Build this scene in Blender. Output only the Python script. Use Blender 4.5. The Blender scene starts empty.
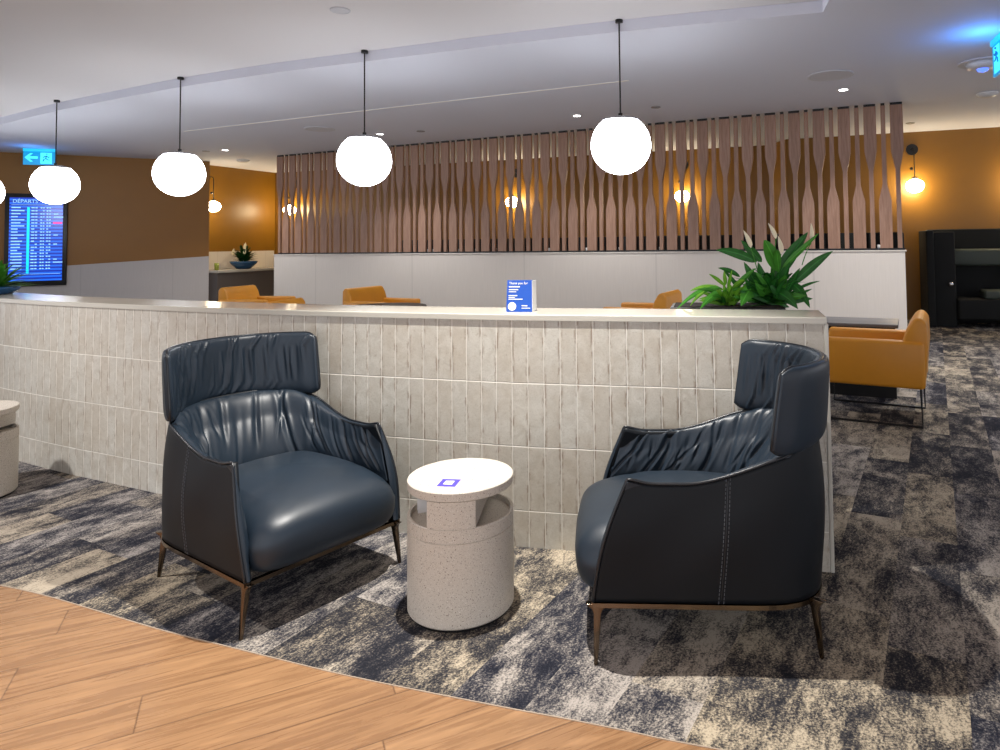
import bpy, bmesh, math, random
from mathutils import Vector, Matrix, noise
R=random.Random(7)
PI=math.pi
col=bpy.context.scene.collection
sc=bpy.context.scene
sc.view_settings.view_transform='Standard'; sc.view_settings.look='None'
sc.view_settings.gamma=1; sc.view_settings.use_curve_mapping=False
sc.view_settings.exposure=0.3
# ------------------------------------------------------------------ camera
F,CX,CY,PIT,ROL,EYE=671.98,592.05,215.94,.040209,-.012817,1.45
cp,sp,c_,s_=math.cos(PIT),math.sin(PIT),math.cos(ROL),math.sin(ROL)
MR=Matrix(((c_,0,s_),(0,1,0),(-s_,0,c_)))@Matrix(((1,0,0),(0,cp,sp),(0,-sp,cp)))
cd=bpy.data.cameras.new('camera'); cam=bpy.data.objects.new('camera',cd); col.objects.link(cam)
Xa,Fa,Ua=MR[0],MR[1],MR[2]
cam.matrix_world=Matrix(((Xa[0],Ua[0],-Fa[0],0),(Xa[1],Ua[1],-Fa[1],0),(Xa[2],Ua[2],-Fa[2],EYE),(0,0,0,1)))
cd.sensor_width=36; cd.lens=F*36/1000; cd.shift_x=(500-CX)/1000; cd.shift_y=(CY-375)/1000
cd.clip_start=.05; cd.clip_end=100
sc.camera=cam
def ray(x,y): return MR.transposed()@Vector(((x-CX)/F,1,-(y-CY)/F))
def dep(x,y,Y):                      # the point at world depth Y seen at x,y
    d=ray(x,y); t=Y/d.y; return Vector((d.x*t,Y,EYE+d.z*t))
# ------------------------------------------------------------------ node helper
class N:
    def __init__(s,name):
        s.m=bpy.data.materials.new(name); s.m.use_nodes=True; s.t=s.m.node_tree
        s.b=s.t.nodes['Principled BSDF']
    def n(s,typ,props=None,**ins):
        nd=s.t.nodes.new('ShaderNode'+typ)
        for k,v in (props or {}).items(): setattr(nd,k,v)
        for k,v in ins.items():
            k2=int(k[1:]) if k[0]=='i' and k[1:].isdigit() else k.replace('_',' ')
            s.set(nd.inputs[k2],v)
        return nd
    def set(s,inp,v):
        if isinstance(v,bpy.types.NodeSocket): s.t.links.new(v,inp)
        elif isinstance(v,bpy.types.Node): s.t.links.new(v.outputs[0],inp)
        else: inp.default_value=v
    def math(s,op,a,b=0.,c=0.): return s.n('Math',{'operation':op},i0=a,i1=b,i2=c).outputs[0]
    def mix(s,f,a,b,mode='MIX'):
        nd=s.n('MixRGB',{'blend_type':mode}); s.set(nd.inputs[0],f)
        for i,v in ((1,a),(2,b)): s.set(nd.inputs[i],v if not isinstance(v,tuple) or len(v)==4 else v+(1,))
        return nd.outputs[0]
    def ramp(s,f,stops,interp='LINEAR'):
        nd=s.n('ValToRGB'); s.set(nd.inputs[0],f); cr=nd.color_ramp; cr.interpolation=interp
        while len(cr.elements)<len(stops): cr.elements.new(.5)
        for e,(p,c) in zip(cr.elements,stops): e.position=p; e.color=(c if isinstance(c,tuple) else (c,c,c))+((1,) if not isinstance(c,tuple) or len(c)==3 else ())
        return nd.outputs[0]
    def noise(s,vec,scale,detail=3,rough=.5,dist=0): 
        nd=s.n('TexNoise',Scale=scale,Detail=detail,Roughness=rough,Distortion=dist); s.set(nd.inputs['Vector'],vec); return nd.outputs[0]
    def P(s,**k):
        for a,v in k.items(): s.set(s.b.inputs[a.replace('_',' ')],v+(1,) if isinstance(v,tuple) and len(v)==3 else v)
        return s
    def bump(s,h,strength=.3,dist=.01):
        s.set(s.b.inputs['Normal'],s.n('Bump',Strength=strength,Distance=dist,Height=h)); return s
    def obj(s): return s.n('TexCoord').outputs['Object']
    def uv(s): return s.n('TexCoord').outputs['UV']
    def xyz(s,v):
        nd=s.n('SeparateXYZ'); s.set(nd.inputs[0],v); return nd.outputs
    def comb(s,x,y,z=0.): return s.n('CombineXYZ',i0=x,i1=y,i2=z).outputs[0]
    def wn(s,v): return s.n('TexWhiteNoise',{'noise_dimensions':'3D'},Vector=v).outputs[0]
def simple(name,c,r=.5,met=0,em=None,es=0,bump=None,**k):
    n=N(name); n.P(Base_Color=c,Roughness=r,Metallic=met,**k)
    if em: n.P(Emission_Color=em,Emission_Strength=es)
    if bump: n.bump(n.noise(n.obj(),bump[0],3),bump[1],.002)
    return n.m
M={}
def speck(name,base,fle,scale,lo=.62,hi=.66,r=.45):
    n=N(name); v=n.obj(); w=n.noise(v,scale,2,.6); f=n.ramp(w,[(lo,0.),(hi,1.)]); w2=n.noise(v,scale*1.7,1,.5); f2=n.ramp(w2,[(.66,0.),(.7,1.)])
    c=n.mix(f,base,fle); c=n.mix(f2,c,(.85,.83,.78)); n.P(Base_Color=c,Roughness=r); return n.m
def leather(name,c,r=.36,bs=.12,var=.25):
    n=N(name); v=n.obj(); w=n.noise(v,6,3); cc=n.mix(w,tuple(x*(1-var) for x in c),tuple(x*(1+var) for x in c))
    g=n.n('TexVoronoi',Scale=420.); n.set(g.inputs['Vector'],v)
    n.P(Base_Color=cc,Roughness=r,Specular_IOR_Level=.5 if c[1]>.01 else .25); n.bump(g.outputs[0],bs,.0006); return n.m
M['navy']=leather('navy_leather',(.0105,.020,.033),.42)
M['black_leather']=leather('black_leather',(.003,.005,.008),.48)
M['tan']=leather('tan_leather',(.60,.245,.014),.42,.08,.1)
M['piping']=simple('piping_leather',(.008,.01,.014),.3)
M['stitch']=simple('stitching',(.12,.13,.15),.7)
M['gun']=simple('polished_gunmetal',(.15,.115,.085),.16,1)
M['blackm']=simple('black_metal',(.012,.012,.013),.35,.3)
M['blackp']=simple('black_fabric',(.004,.005,.005),.8,bump=(300,.3))
M['terrazzo']=speck('terrazzo',(.60,.55,.48),(.16,.11,.08),230)
M['terrazzo_d']=speck('terrazzo_shell',(.50,.455,.40),(.16,.11,.08),230)
M['paper']=simple('white_card',(.8,.8,.8),.6)
M['blue']=simple('blue_print',(.001,.06,.36),.6)
M['violet']=simple('violet_print',(.08,.06,.75),.4)
M['cream']=simple('cream_print',(.8,.72,.55),.5)
M['bowl']=simple('blue_ceramic',(.01,.07,.18),.25)
M['soil']=simple('dark_soil',(.02,.014,.01),.9,bump=(60,.8))
M['white']=simple('white_plastic',(.72,.72,.72),.4)
M['grille']=simple('speaker_grille',(.62,.63,.68),.6)
M['glassgreen']=simple('green_candle_glass',(.25,.32,.05),.15)
M['flower']=simple('ivory_spathe',(.82,.76,.58),.45)
def leafm(name,a,b):
    n=N(name); v=n.obj(); w=n.noise(v,30,3); u=n.xyz(n.uv()); mid=n.ramp(n.math('ABSOLUTE',n.math('SUBTRACT',u[0],.5)),[(0.,1.),(.06,0.)])
    c=n.mix(w,a,b); c=n.mix(n.math('MULTIPLY',mid,.5),c,tuple(min(1,x*2.2) for x in b)); n.P(Base_Color=c,Roughness=.42,Specular_IOR_Level=.3); return n.m
M['leaf']=leafm('dark_green_leaf',(.010,.065,.012),(.03,.18,.025))
M['leafd']=leafm('deep_green_leaf',(.005,.03,.008),(.015,.08,.015))
M['leaf2']=leafm('mid_green_leaf',(.026,.155,.014),(.08,.31,.035))
M['leaf3']=leafm('lime_green_leaf',(.10,.30,.02),(.22,.48,.05))
M['globe']=simple('opal_glass_lit',(.9,.9,.88),.3,em=(.95,.97,1,1),es=13)
M['wglobe']=simple('warm_opal_glass_lit',(.9,.86,.8),.3,em=(1,.80,.50,1),es=42)
M['led']=simple('downlight_lens',(.9,.9,.9),.3,em=(1,.98,.95,1),es=14)
M['capgrey']=simple('grey_lamp_cap',(.30,.30,.31),.4,.3)
# ceilings
def plaster(name,c):
    n=N(name); n.P(Base_Color=c,Roughness=.85); n.bump(n.noise(n.obj(),60,3),.05,.002); return n.m
M['ceil']=plaster('ceiling_paint',(.78,.765,.79)); M['ceil2']=plaster('ceiling_paint_cool',(.72,.745,.85)); M['trimw']=plaster('white_trim',(.86,.84,.80))
def wallp(name,c,d,s=90):
    n=N(name); v=n.obj(); w=n.noise(v,2.2,3); w2=n.noise(v,s,4,.7); cc=n.mix(w,c,d); n.P(Base_Color=cc,Roughness=.5); n.bump(w2,.25,.003); return n.m
M['gold']=wallp('ochre_wall',(.25,.115,.007),(.20,.09,.006)); M['gold'].node_tree.nodes['Principled BSDF'].inputs['Roughness'].default_value=.4
M['brown']=wallp('brown_wall',(.26,.105,.006),(.22,.09,.005))
def linen(name,c):
    n=N(name); v=n.obj(); mp=n.n('Mapping',Scale=(60,60,2.5)); n.set(mp.inputs[0],v); w=n.noise(mp.outputs[0],1,4,.7)
    u=n.xyz(n.uv()); f=n.math('FRACT',u[0]); seam=n.ramp(f,[(0.,1.),(.006,1.),(.009,0.)],'CONSTANT')
    cc=n.mix(w,tuple(x*.9 for x in c),tuple(x*1.08 for x in c)); cc=n.mix(n.math('MULTIPLY',seam,.12),cc,(.12,.11,.10)); n.P(Base_Color=cc,Roughness=.6); return n.m
M['linen']=linen('pale_linen_panel',(.68,.63,.58)); M['wains']=linen('grey_linen_panel',(.48,.45,.44))
def wood(name,a,b,horizontal=False):
    n=N(name); v=n.obj(); mp=n.n('Mapping',Scale=(30,30,2)); n.set(mp.inputs[0],v); w=n.noise(mp.outputs[0],1.5,5,.6,.6)
    ri=n.n('ObjectInfo').outputs['Random']; c=n.mix(n.ramp(w,[(.3,0.),(.7,1.)]),a,b); c=n.mix(n.math('MULTIPLY',ri,.22),c,tuple(x*.55 for x in a)); n.P(Base_Color=c,Roughness=.45); return n.m
M['slat']=wood('walnut_veneer',(.25,.135,.088),(.40,.235,.165))
M['edge']=simple('pale_slat_edge',(.5,.42,.36),.4)
# carpet: planks 0.25 x 1.0 running at 63 degrees
n=N('distressed_carpet'); g=n.n('TexCoord').outputs['Object']; X,Y,Z=n.xyz(g)
a=math.radians(63)
uu=n.math('ADD',n.math('MULTIPLY',X,math.cos(a)),n.math('MULTIPLY',Y,math.sin(a)))
vv=n.math('ADD',n.math('MULTIPLY',X,-math.sin(a)),n.math('MULTIPLY',Y,math.cos(a)))
row=n.math('FLOOR',n.math('DIVIDE',n.math('ADD',vv,20.1-.0),.2475))
off=n.wn(n.comb(row,3.3,0.)); q=n.math('ADD',uu,n.math('MULTIPLY',off,1.0)); tile=n.math('FLOOR',n.math('DIVIDE',q,1.0))
tid=n.comb(row,tile,7.); r1=n.wn(tid); r2=n.wn(n.comb(row,tile,19.))
# pattern drawn along the plank, shifted per plank
su=n.math('ADD',uu,n.math('MULTIPLY',r1,37.)); sv=n.math('ADD',vv,n.math('MULTIPLY',r2,53.))
p1=n.comb(n.math('MULTIPLY',su,1.5),n.math('MULTIPLY',sv,3.0),0.)
big=n.noise(p1,1.3,5,.62,.6)
med=n.noise(n.comb(n.math('MULTIPLY',su,5.),n.math('MULTIPLY',sv,9.),2.),1.6,4,.65,.4)
fine=n.noise(g,130,2,.75); fine2=n.noise(n.comb(n.math('MULTIPLY',su,22.),n.math('MULTIPLY',sv,45.),0.),1.7,3,.7)
k=n.math('ADD',n.math('MULTIPLY',big,1.08),n.math('MULTIPLY',med,.75)); k=n.math('ADD',k,n.math('MULTIPLY',fine,.85)); k=n.math('ADD',k,n.math('MULTIPLY',fine2,.6)); k=n.math('ADD',k,n.math('MULTIPLY',n.math('SUBTRACT',r1,.5),.18))
k=n.math('SUBTRACT',k,1.10)
c=n.ramp(k,[(.30,(.014,.016,.024)),(.43,(.035,.036,.046)),(.52,(.10,.094,.092)),(.62,(.235,.215,.185)),(.76,(.44,.40,.34))])
tint=n.mix(r2,(.86,.88,1.0),(1.08,1.0,.86)); c=n.mix(1.,c,tint,'MULTIPLY')
n.P(Base_Color=c,Roughness=.95,Specular_IOR_Level=.15); n.bump(fine,.55,.004); M['carpet']=n.m
# wood floor planks
n=N('oak_plank_floor'); g=n.n('TexCoord').outputs['Object']; X,Y,Z=n.xyz(g); a=math.radians(27)
uu=n.math('ADD',n.math('MULTIPLY',X,math.cos(a)),n.math('MULTIPLY',Y,math.sin(a)))
vv=n.math('ADD',n.math('MULTIPLY',X,-math.sin(a)),n.math('MULTIPLY',Y,math.cos(a)))
rv=n.math('DIVIDE',n.math('ADD',vv,19-.002),.19); row=n.math('FLOOR',rv); rf=n.math('FRACT',rv)
off=n.wn(n.comb(row,1.7,0.)); qu=n.math('DIVIDE',n.math('ADD',uu,n.math('MULTIPLY',off,1.2)),1.2); tl=n.math('FLOOR',qu); uf=n.math('FRACT',qu)
r1=n.wn(n.comb(row,tl,5.)); r2=n.wn(n.comb(row,tl,9.))
gx=n.comb(n.math('ADD',n.math('MULTIPLY',uu,1.3),n.math('MULTIPLY',r1,31.)),n.math('ADD',n.math('MULTIPLY',vv,16.),n.math('MULTIPLY',r2,17.)),0.)
w=n.noise(gx,1.6,6,.62,1.4); w2=n.noise(n.comb(n.math('MULTIPLY',uu,5.),n.math('MULTIPLY',vv,120.),0.),1,4,.7)
f=n.ramp(w,[(.32,0.),(.5,.45),(.68,1.)]); c=n.mix(f,(.20,.10,.047),(.40,.222,.108)); c=n.mix(n.math('MULTIPLY',n.ramp(w2,[(.45,0.),(.62,1.)]),.2),c,(.13,.065,.03))
c=n.mix(n.math('MULTIPLY',r1,.4),c,n.mix(.5,c,(.46,.28,.15)))
e=n.math('MINIMUM',n.math('MULTIPLY',n.math('MINIMUM',rf,n.math('SUBTRACT',1.,rf)),.19),n.math('MULTIPLY',n.math('MINIMUM',uf,n.math('SUBTRACT',1.,uf)),1.2))
ef=n.ramp(e,[(0.,1.),(.0016,1.),(.0026,0.)]); c=n.mix(n.math('MULTIPLY',ef,.75),c,(.07,.035,.02))
n.P(Base_Color=c,Roughness=n.ramp(w,[(.2,.22),(.8,.34)])); n.bump(n.math('ADD',n.math('MULTIPLY',w2,.2),n.math('MULTIPLY',n.math('SUBTRACT',1.,ef),1.)),.15,.002); M['oak']=n.m
# tiles, UV in metres
n=N('glazed_stacked_tile'); u,v,_=n.xyz(n.uv())
TU,TV=.0805,.303
ru=n.math('DIVIDE',u,TU); rv=n.math('DIVIDE',v,TV); iu=n.math('FLOOR',ru); iv=n.math('FLOOR',rv); fu=n.math('FRACT',ru); fv=n.math('FRACT',rv)
r1=n.wn(n.comb(iu,iv,1.)); r2=n.wn(n.comb(iu,iv,2.)); r3=n.wn(n.comb(iu,iv,3.))
eu=n.math('MULTIPLY',n.math('MINIMUM',fu,n.math('SUBTRACT',1.,fu)),TU); ev=n.math('MULTIPLY',n.math('MINIMUM',fv,n.math('SUBTRACT',1.,fv)),TV)
pv=n.comb(n.math('ADD',u,n.math('MULTIPLY',r1,9.)),n.math('ADD',v,n.math('MULTIPLY',r2,9.)),0.)
cl=n.noise(pv,16,5,.65,.8); st=n.noise(n.comb(n.math('MULTIPLY',u,60.),n.math('MULTIPLY',v,12.),r1),1.,4,.65)
c=n.mix(n.ramp(cl,[(.3,0.),(.72,1.)]),(.47,.445,.385),(.66,.645,.585)); c=n.mix(n.math('MULTIPLY',r3,.42),c,(.46,.40,.32)); c=n.mix(n.math('MULTIPLY',r2,.3),c,(.60,.61,.57)); fs=n.noise(pv,120,3,.75); c=n.mix(n.math('MULTIPLY',n.ramp(fs,[(.5,0.),(.68,1.)]),.4),c,(.36,.32,.26)); c=n.mix(n.math('MULTIPLY',n.ramp(n.noise(pv,7,3,.6),[(.48,0.),(.66,1.)]),.32),c,(.42,.36,.28))
en=n.ramp(eu,[(0.,1.),(.004,.9),(.017,0.)]); stain=n.math('MULTIPLY',en,n.ramp(st,[(.50,0.),(.60,1.)]))
c=n.mix(n.math('MULTIPLY',stain,.85),c,(.19,.125,.075))
ss=n.ramp(n.noise(pv,34,4,.7),[(.6,0.),(.72,1.)]); c=n.mix(n.math('MULTIPLY',ss,.45),c,(.30,.24,.18))
ed=n.math('MINIMUM',eu,ev); gr=n.ramp(ed,[(0.,1.),(.0013,1.),(.002,0.)]); c=n.mix(gr,c,(.84,.82,.75))
n.P(Base_Color=c,Roughness=n.mix(gr,(.28,.28,.28),(.8,.8,.8)))
hh=n.math('ADD',n.ramp(ed,[(0.,0.),(.004,1.)]),n.math('ADD',n.math('MULTIPLY',cl,.5),n.math('MULTIPLY',n.math('ADD',n.math('MULTIPLY',fu,n.math('SUBTRACT',r1,.5)),n.math('MULTIPLY',fv,n.math('SUBTRACT',r2,.5))),1.2)))
n.bump(hh,.5,.003); M['tile']=n.m
n=N('cream_ledge'); w=n.noise(n.obj(),5,4); n.P(Base_Color=n.mix(w,(.49,.47,.41),(.56,.54,.48)),Roughness=.18); M['ledge']=n.m
# ------------------------------------------------------------------ mesh helpers
def link(name,me,mat=None,parent=None,smooth=True):
    o=bpy.data.objects.new(name,me); col.objects.link(o)
    if mat: me.materials.append(mat)
    if parent: o.parent=parent
    if smooth:
        for p in me.polygons: p.use_smooth=True
    return o
def obj(name,bm,mat,parent=None,smooth=False,bev=None,sub=0):
    bmesh.ops.recalc_face_normals(bm,faces=bm.faces)
    me=bpy.data.meshes.new(name); bm.to_mesh(me); bm.free(); o=link(name,me,mat,parent,smooth)
    if bev:
        b=o.modifiers.new('bevel','BEVEL'); b.width=bev; b.segments=3; b.limit_method='ANGLE'
        for p in me.polygons: p.use_smooth=True
    if sub: s=o.modifiers.new('sub','SUBSURF'); s.levels=s.render_levels=sub
    return o
def box(bm,x0,x1,y0,y1,z0,z1,mtx=None):
    vs=[bm.verts.new((mtx@Vector(p)) if mtx else p) for p in [(x0,y0,z0),(x1,y0,z0),(x1,y1,z0),(x0,y1,z0),(x0,y0,z1),(x1,y0,z1),(x1,y1,z1),(x0,y1,z1)]]
    for f in [(0,3,2,1),(4,5,6,7),(0,1,5,4),(1,2,6,5),(2,3,7,6),(3,0,4,7)]: bm.faces.new([vs[i] for i in f])
    return bm
def B(*a,mtx=None): return box(bmesh.new(),*a,mtx=mtx)
def lathe(prof,n=48,cx=0,cy=0,bm=None):
    bm=bm or bmesh.new(); rings=[]
    for r,z in prof:
        if r<1e-5: rings.append([bm.verts.new((cx,cy,z))])
        else: rings.append([bm.verts.new((cx+r*math.cos(2*PI*i/n),cy+r*math.sin(2*PI*i/n),z)) for i in range(n)])
    for A,Bq in zip(rings,rings[1:]):
        for i in range(n):
            j=(i+1)%n
            if len(A)==1 and len(Bq)==1: continue
            if len(A)==1: bm.faces.new((A[0],Bq[j],Bq[i]))
            elif len(Bq)==1: bm.faces.new((A[i],A[j],Bq[0]))
            else: bm.faces.new((A[i],A[j],Bq[j],Bq[i]))
    return bm
def cyl(r,z0,z1,n=32,cx=0,cy=0,bm=None): return lathe([(0,z0),(r,z0),(r,z1),(0,z1)],n,cx,cy,bm)
def tube(pts,r,n=8,bm=None,closed=False,rs=None):
    bm=bm or bmesh.new(); pts=[Vector(p) for p in pts]; m=len(pts); rings=[]
    up=None
    for i,p in enumerate(pts):
        a=pts[(i-1)%m] if (closed or i) else p; b=pts[(i+1)%m] if (closed or i<m-1) else p
        t=(b-a).normalized()
        if up is None: up=Vector((0,0,1)) if abs(t.z)<.9 else Vector((1,0,0))
        s=t.cross(up)
        if s.length<1e-4: s=t.orthogonal()
        s.normalize(); u=s.cross(t).normalized(); up=u
        rr=rs[i] if rs else r
        rings.append([bm.verts.new(p+s*rr*math.cos(2*PI*k/n)+u*rr*math.sin(2*PI*k/n)) for k in range(n)])
    for i in range(m if closed else m-1):
        A,Bq=rings[i],rings[(i+1)%m]
        for k in range(n): bm.faces.new((A[k],A[(k+1)%n],Bq[(k+1)%n],Bq[k]))
    if not closed: bm.faces.new(rings[0]); bm.faces.new(rings[-1])
    return bm
def grid(P,nu,nv,cu=False,cv=False,caps=False,bm=None,uv=None):
    bm=bm or bmesh.new(); V=[[bm.verts.new(P(i,j)) for j in range(nv)] for i in range(nu)]
    L=bm.loops.layers.uv.verify() if uv else None
    for i in range(nu if cu else nu-1):
        for j in range(nv if cv else nv-1):
            i2,j2=(i+1)%nu,(j+1)%nv
            f=bm.faces.new((V[i][j],V[i2][j],V[i2][j2],V[i][j2]))
            if uv:
                for l,(a,b) in zip(f.loops,((i,j),(i+1,j),(i+1,j+1),(i,j+1))): l[L].uv=uv(a,b)
    if caps: bm.faces.new(V[0]); bm.faces.new(V[-1])
    return bm
def prism(poly,z0,z1,bm=None):
    bm=bm or bmesh.new(); a=[bm.verts.new((x,y,z0)) for x,y in poly]; b=[bm.verts.new((x,y,z1)) for x,y in poly]
    bm.faces.new(a); bm.faces.new(b)
    for i in range(len(a)): j=(i+1)%len(a); bm.faces.new((a[i],a[j],b[j],b[i]))
    return bm
def sharpen(o,deg=25):
    bm=bmesh.new(); bm.from_mesh(o.data)
    for e in bm.edges:
        if len(e.link_faces)==2 and e.calc_face_angle(0)>math.radians(deg): e.smooth=False
    for f in bm.faces: f.smooth=True
    bm.to_mesh(o.data); bm.free(); return o
def struct(o): o['kind']='structure'; return o
def thing(name,label,cat,loc=(0,0,0),rz=0,group=None):
    o=bpy.data.objects.new(name,None); col.objects.link(o); o.location=loc; o.rotation_euler=(0,0,rz); o.empty_display_size=.1
    return tag(o,label,cat,group)
def tag(o,label,cat,group=None):
    o['label']=label; o['category']=cat
    if group: o['group']=group
    return o
def dup(root,loc,rz=0,label=None,group=None):
    r=root.copy(); col.objects.link(r); r.location=loc; r.rotation_euler=(0,0,rz)
    if label: r['label']=label
    if group: r['group']=group
    for ch in list(root.children):
        c=ch.copy(); col.objects.link(c); c.parent=r
        for g in list(ch.children):
            d=g.copy(); col.objects.link(d); d.parent=c
    return r
def sm(t): t=max(0,min(1,t)); return t*t*(3-2*t)
def spline(pts,n):               # Catmull-Rom resample
    P=[Vector(p) for p in pts]; P=[2*P[0]-P[1]]+P+[2*P[-1]-P[-2]]; out=[]; m=len(P)-3
    for k in range(n):
        t=k/(n-1)*m; i=min(int(t),m-1); t-=i; a,b,c,d=P[i:i+4]
        out.append(.5*((2*b)+(c-a)*t+(2*a-5*b+4*c-d)*t*t+(3*b-a-3*c+d)*t**3))
    return out
# ------------------------------------------------------------------ floors and ceiling
CZ,CL=3.487,3.38
struct(obj('floor',prism([(-19,-4),(13,-4),(13,20),(-19,20)],-.05,0),M['carpet']))
bd=[(-9,3.9),(-6,3.75),(-4.2,3.4),(-3.2,3.15),(-2.589,2.965),(-2.293,2.865),(-1.939,2.722),(-1.65,2.605),(-1.347,2.497),(-1.11,2.413),(-.794,2.305),(-.307,2.16),(-.102,2.103),(.092,2.045),(.29,1.985),(.9,1.83),(2.2,1.55),(5,1.2),(9,1.1)]
bs=spline([(x,y,0) for x,y in bd],90)
struct(obj('floor',prism([(p.x,p.y) for p in bs]+[(9,-3.9),(-9,-3.9)],.0005,.004),M['oak']))
def strip(pts,w,z0,z1,side=1):
    bm=bmesh.new()
    def P(i,j):
        a=pts[max(0,i-1)]; b=pts[min(len(pts)-1,i+1)]; t=(b-a).normalized(); nn=Vector((-t.y,t.x,0))*side
        o,z=((0,z0),(w,z0),(w,z1),(0,z1))[j]; q=pts[i]+nn*o; return (q.x,q.y,z)
    return grid(P,len(pts),4,cv=True,caps=True,bm=bm)
struct(obj('trim_1',strip(bs,.004,.0008,.006),simple('edge_trim',(.45,.36,.28),.4,.2)))
cb=[(-16,13.4,0),(-12.5,12,0),(-9.6,10.5,0),(-9.02,10.2,0),(-7.31,9.2,0),(-6.02,8.53,0),(-4.92,7.98,0),(-3.53,7.385,0),(-2.37,6.97,0),(-.87,6.44,0),(.27,6.08,0),(1.15,5.84,0),(1.98,5.63,0)]
cs=spline(cb,80)
struct(obj('ceiling',prism([(-19,-4),(13,-4),(13,20),(-19,20)],CZ,CZ+.1),M['ceil']))
low=[(p.x,p.y) for p in cs]+[(.4,-3.98),(12.9,-3.98),(12.9,19.9),(-18.9,19.9),(-18.9,14.6)]
struct(obj('ceiling',prism(low,CL,CZ-.001),M['ceil2']))
a,b=Vector((-6.72,11.01,0)),Vector((.45,7.92,0))
struct(obj('trim_2',strip([a,b],.03,CL-.006,CL-.0005),M['trimw']))
# ------------------------------------------------------------------ low tiled partition (curved in plan)
wl=[(-9.2,8.2),(-7.3,6.75),(-5.6,5.62),(-4.83,5.19),(-4.15,4.79),(-3.53,4.47),(-2.94,4.2),(-2.49,4.0),(-1.9,3.765),(-1.45,3.6),(-.9,3.435),(-.4,3.292),(-.09,3.228),(.5,3.108),(1.020,2.994)]
ws=spline([(x,y,0) for x,y in wl],140)
L=[0]
for p,q in zip(ws,ws[1:]): L.append(L[-1]+(q-p).length)
def off(i,d):
    a=ws[max(0,i-1)]; b=ws[min(len(ws)-1,i+1)]; t=(b-a).normalized(); return ws[i]+Vector((-t.y,t.x,0))*d
zt=1.08; U0=L[-1]
rows=[(0,0.),(0,zt),(.29,zt),(.29,0.)]
def PW(i,j): q=off(i,rows[j][0]); return (q.x,q.y,rows[j][1])
wv=lambda j:[-zt+.0,0,.29,.29+zt][j]
bm=grid(PW,len(ws),4,caps=True,uv=lambda i,j:(L[min(i,len(L)-1)]-U0+.0805*200+.0, wv(j)+.303*10))
struct(obj('wall_center',bm,M['tile']))
cr=[(-.008,zt),(-.008,zt+.024),(-.005,zt+.028),(.318,zt+.028),(.318,zt)]
wse=ws[:-1]+[ws[-1]+(ws[-1]-ws[-2]).normalized()*.02]
def PC(i,j):
    q=off(i,cr[j][0]); 
    if i==len(ws)-1: q=q+(ws[-1]-ws[-2]).normalized()*.012
    return (q.x,q.y,cr[j][1])
struct(obj('trim_3',grid(PC,len(ws),5,cv=True,caps=True),M['ledge']))
t=(ws[-1]-ws[-2]).normalized(); mt=Matrix.Translation(ws[-1])@Matrix.Rotation(math.atan2(t.y,t.x),4,'Z')
struct(obj('trim_4',B(.0005,.019,-.006,.296,0,zt-.0005,mtx=mt),M['ledge'],bev=.004))
# ------------------------------------------------------------------ far walls
def wallseg(name,a,b,z0,z1,th,mat,uvs=1.):
    a=Vector((a[0],a[1],0)); b=Vector((b[0],b[1],0)); d=(b-a); ln=d.length; mt=Matrix.Translation(a)@Matrix.Rotation(math.atan2(d.y,d.x),4,'Z')
    bm=bmesh.new(); L_=bm.loops.layers.uv.verify()
    z1b=z1 if not isinstance(z1,tuple) else z1[1]; z1a=z1 if not isinstance(z1,tuple) else z1[0]
    vs=[bm.verts.new(p) for p in [(0,0,z0),(ln,0,z0),(ln,th,z0),(0,th,z0),(0,0,z1a),(ln,0,z1b),(ln,th,z1b),(0,th,z1a)]]
    for f in [(0,3,2,1),(4,5,6,7),(0,1,5,4),(1,2,6,5),(2,3,7,6),(3,0,4,7)]:
        fc=bm.faces.new([vs[i] for i in f])
        for l in fc.loops: l[L_].uv=(l.vert.co.x/uvs+.5,l.vert.co.z)
    o=obj(name,bm,mat); o.matrix_world=mt; return o
LW0=Vector((-14.2,11.51,0)); LW1=Vector((-8.53,14.96,0))
struct(wallseg('wall_left',LW0,LW1,0,CL,.12,M['brown']))
du=(LW1-LW0).normalized(); nn=Vector((du.y,-du.x,0))
def onLW(x,o=.0): t=(x-LW0.x)/du.x; return LW0+du*t+nn*o
w0=onLW(-13.9,.012); w1=LW1+nn*.012
struct(wallseg('trim_5',w0,w1,0,(.92,1.265),.0115,M['wains'],1.6))
struct(wallseg('wall_back_left',(-9.08,15.16),(-8.23,17.43),0,CL,.12,M['gold']))
struct(wallseg('wall_back',(-8.26,17.46),(3.61,13.5),0,CL,.15,M['gold']))
struct(wallseg('wall_back_right',(3.72,12.76),(10.5,10.57),0,CL,.15,M['gold']))
struct(wallseg('wall_back_return',(3.58,13.5),(3.72,12.77),0,CL,.12,M['gold']))
# wainscot behind buffet counter
sd=Vector((.352,.936,0)); sn=Vector((.936,-.352,0)); s0=Vector((-9.08,15.16,0))
q0=s0+sn*.013; struct(wallseg('trim_6',q0,q0+sd*2.38,0,1.36,.0125,M['linen'],1.4))
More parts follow.
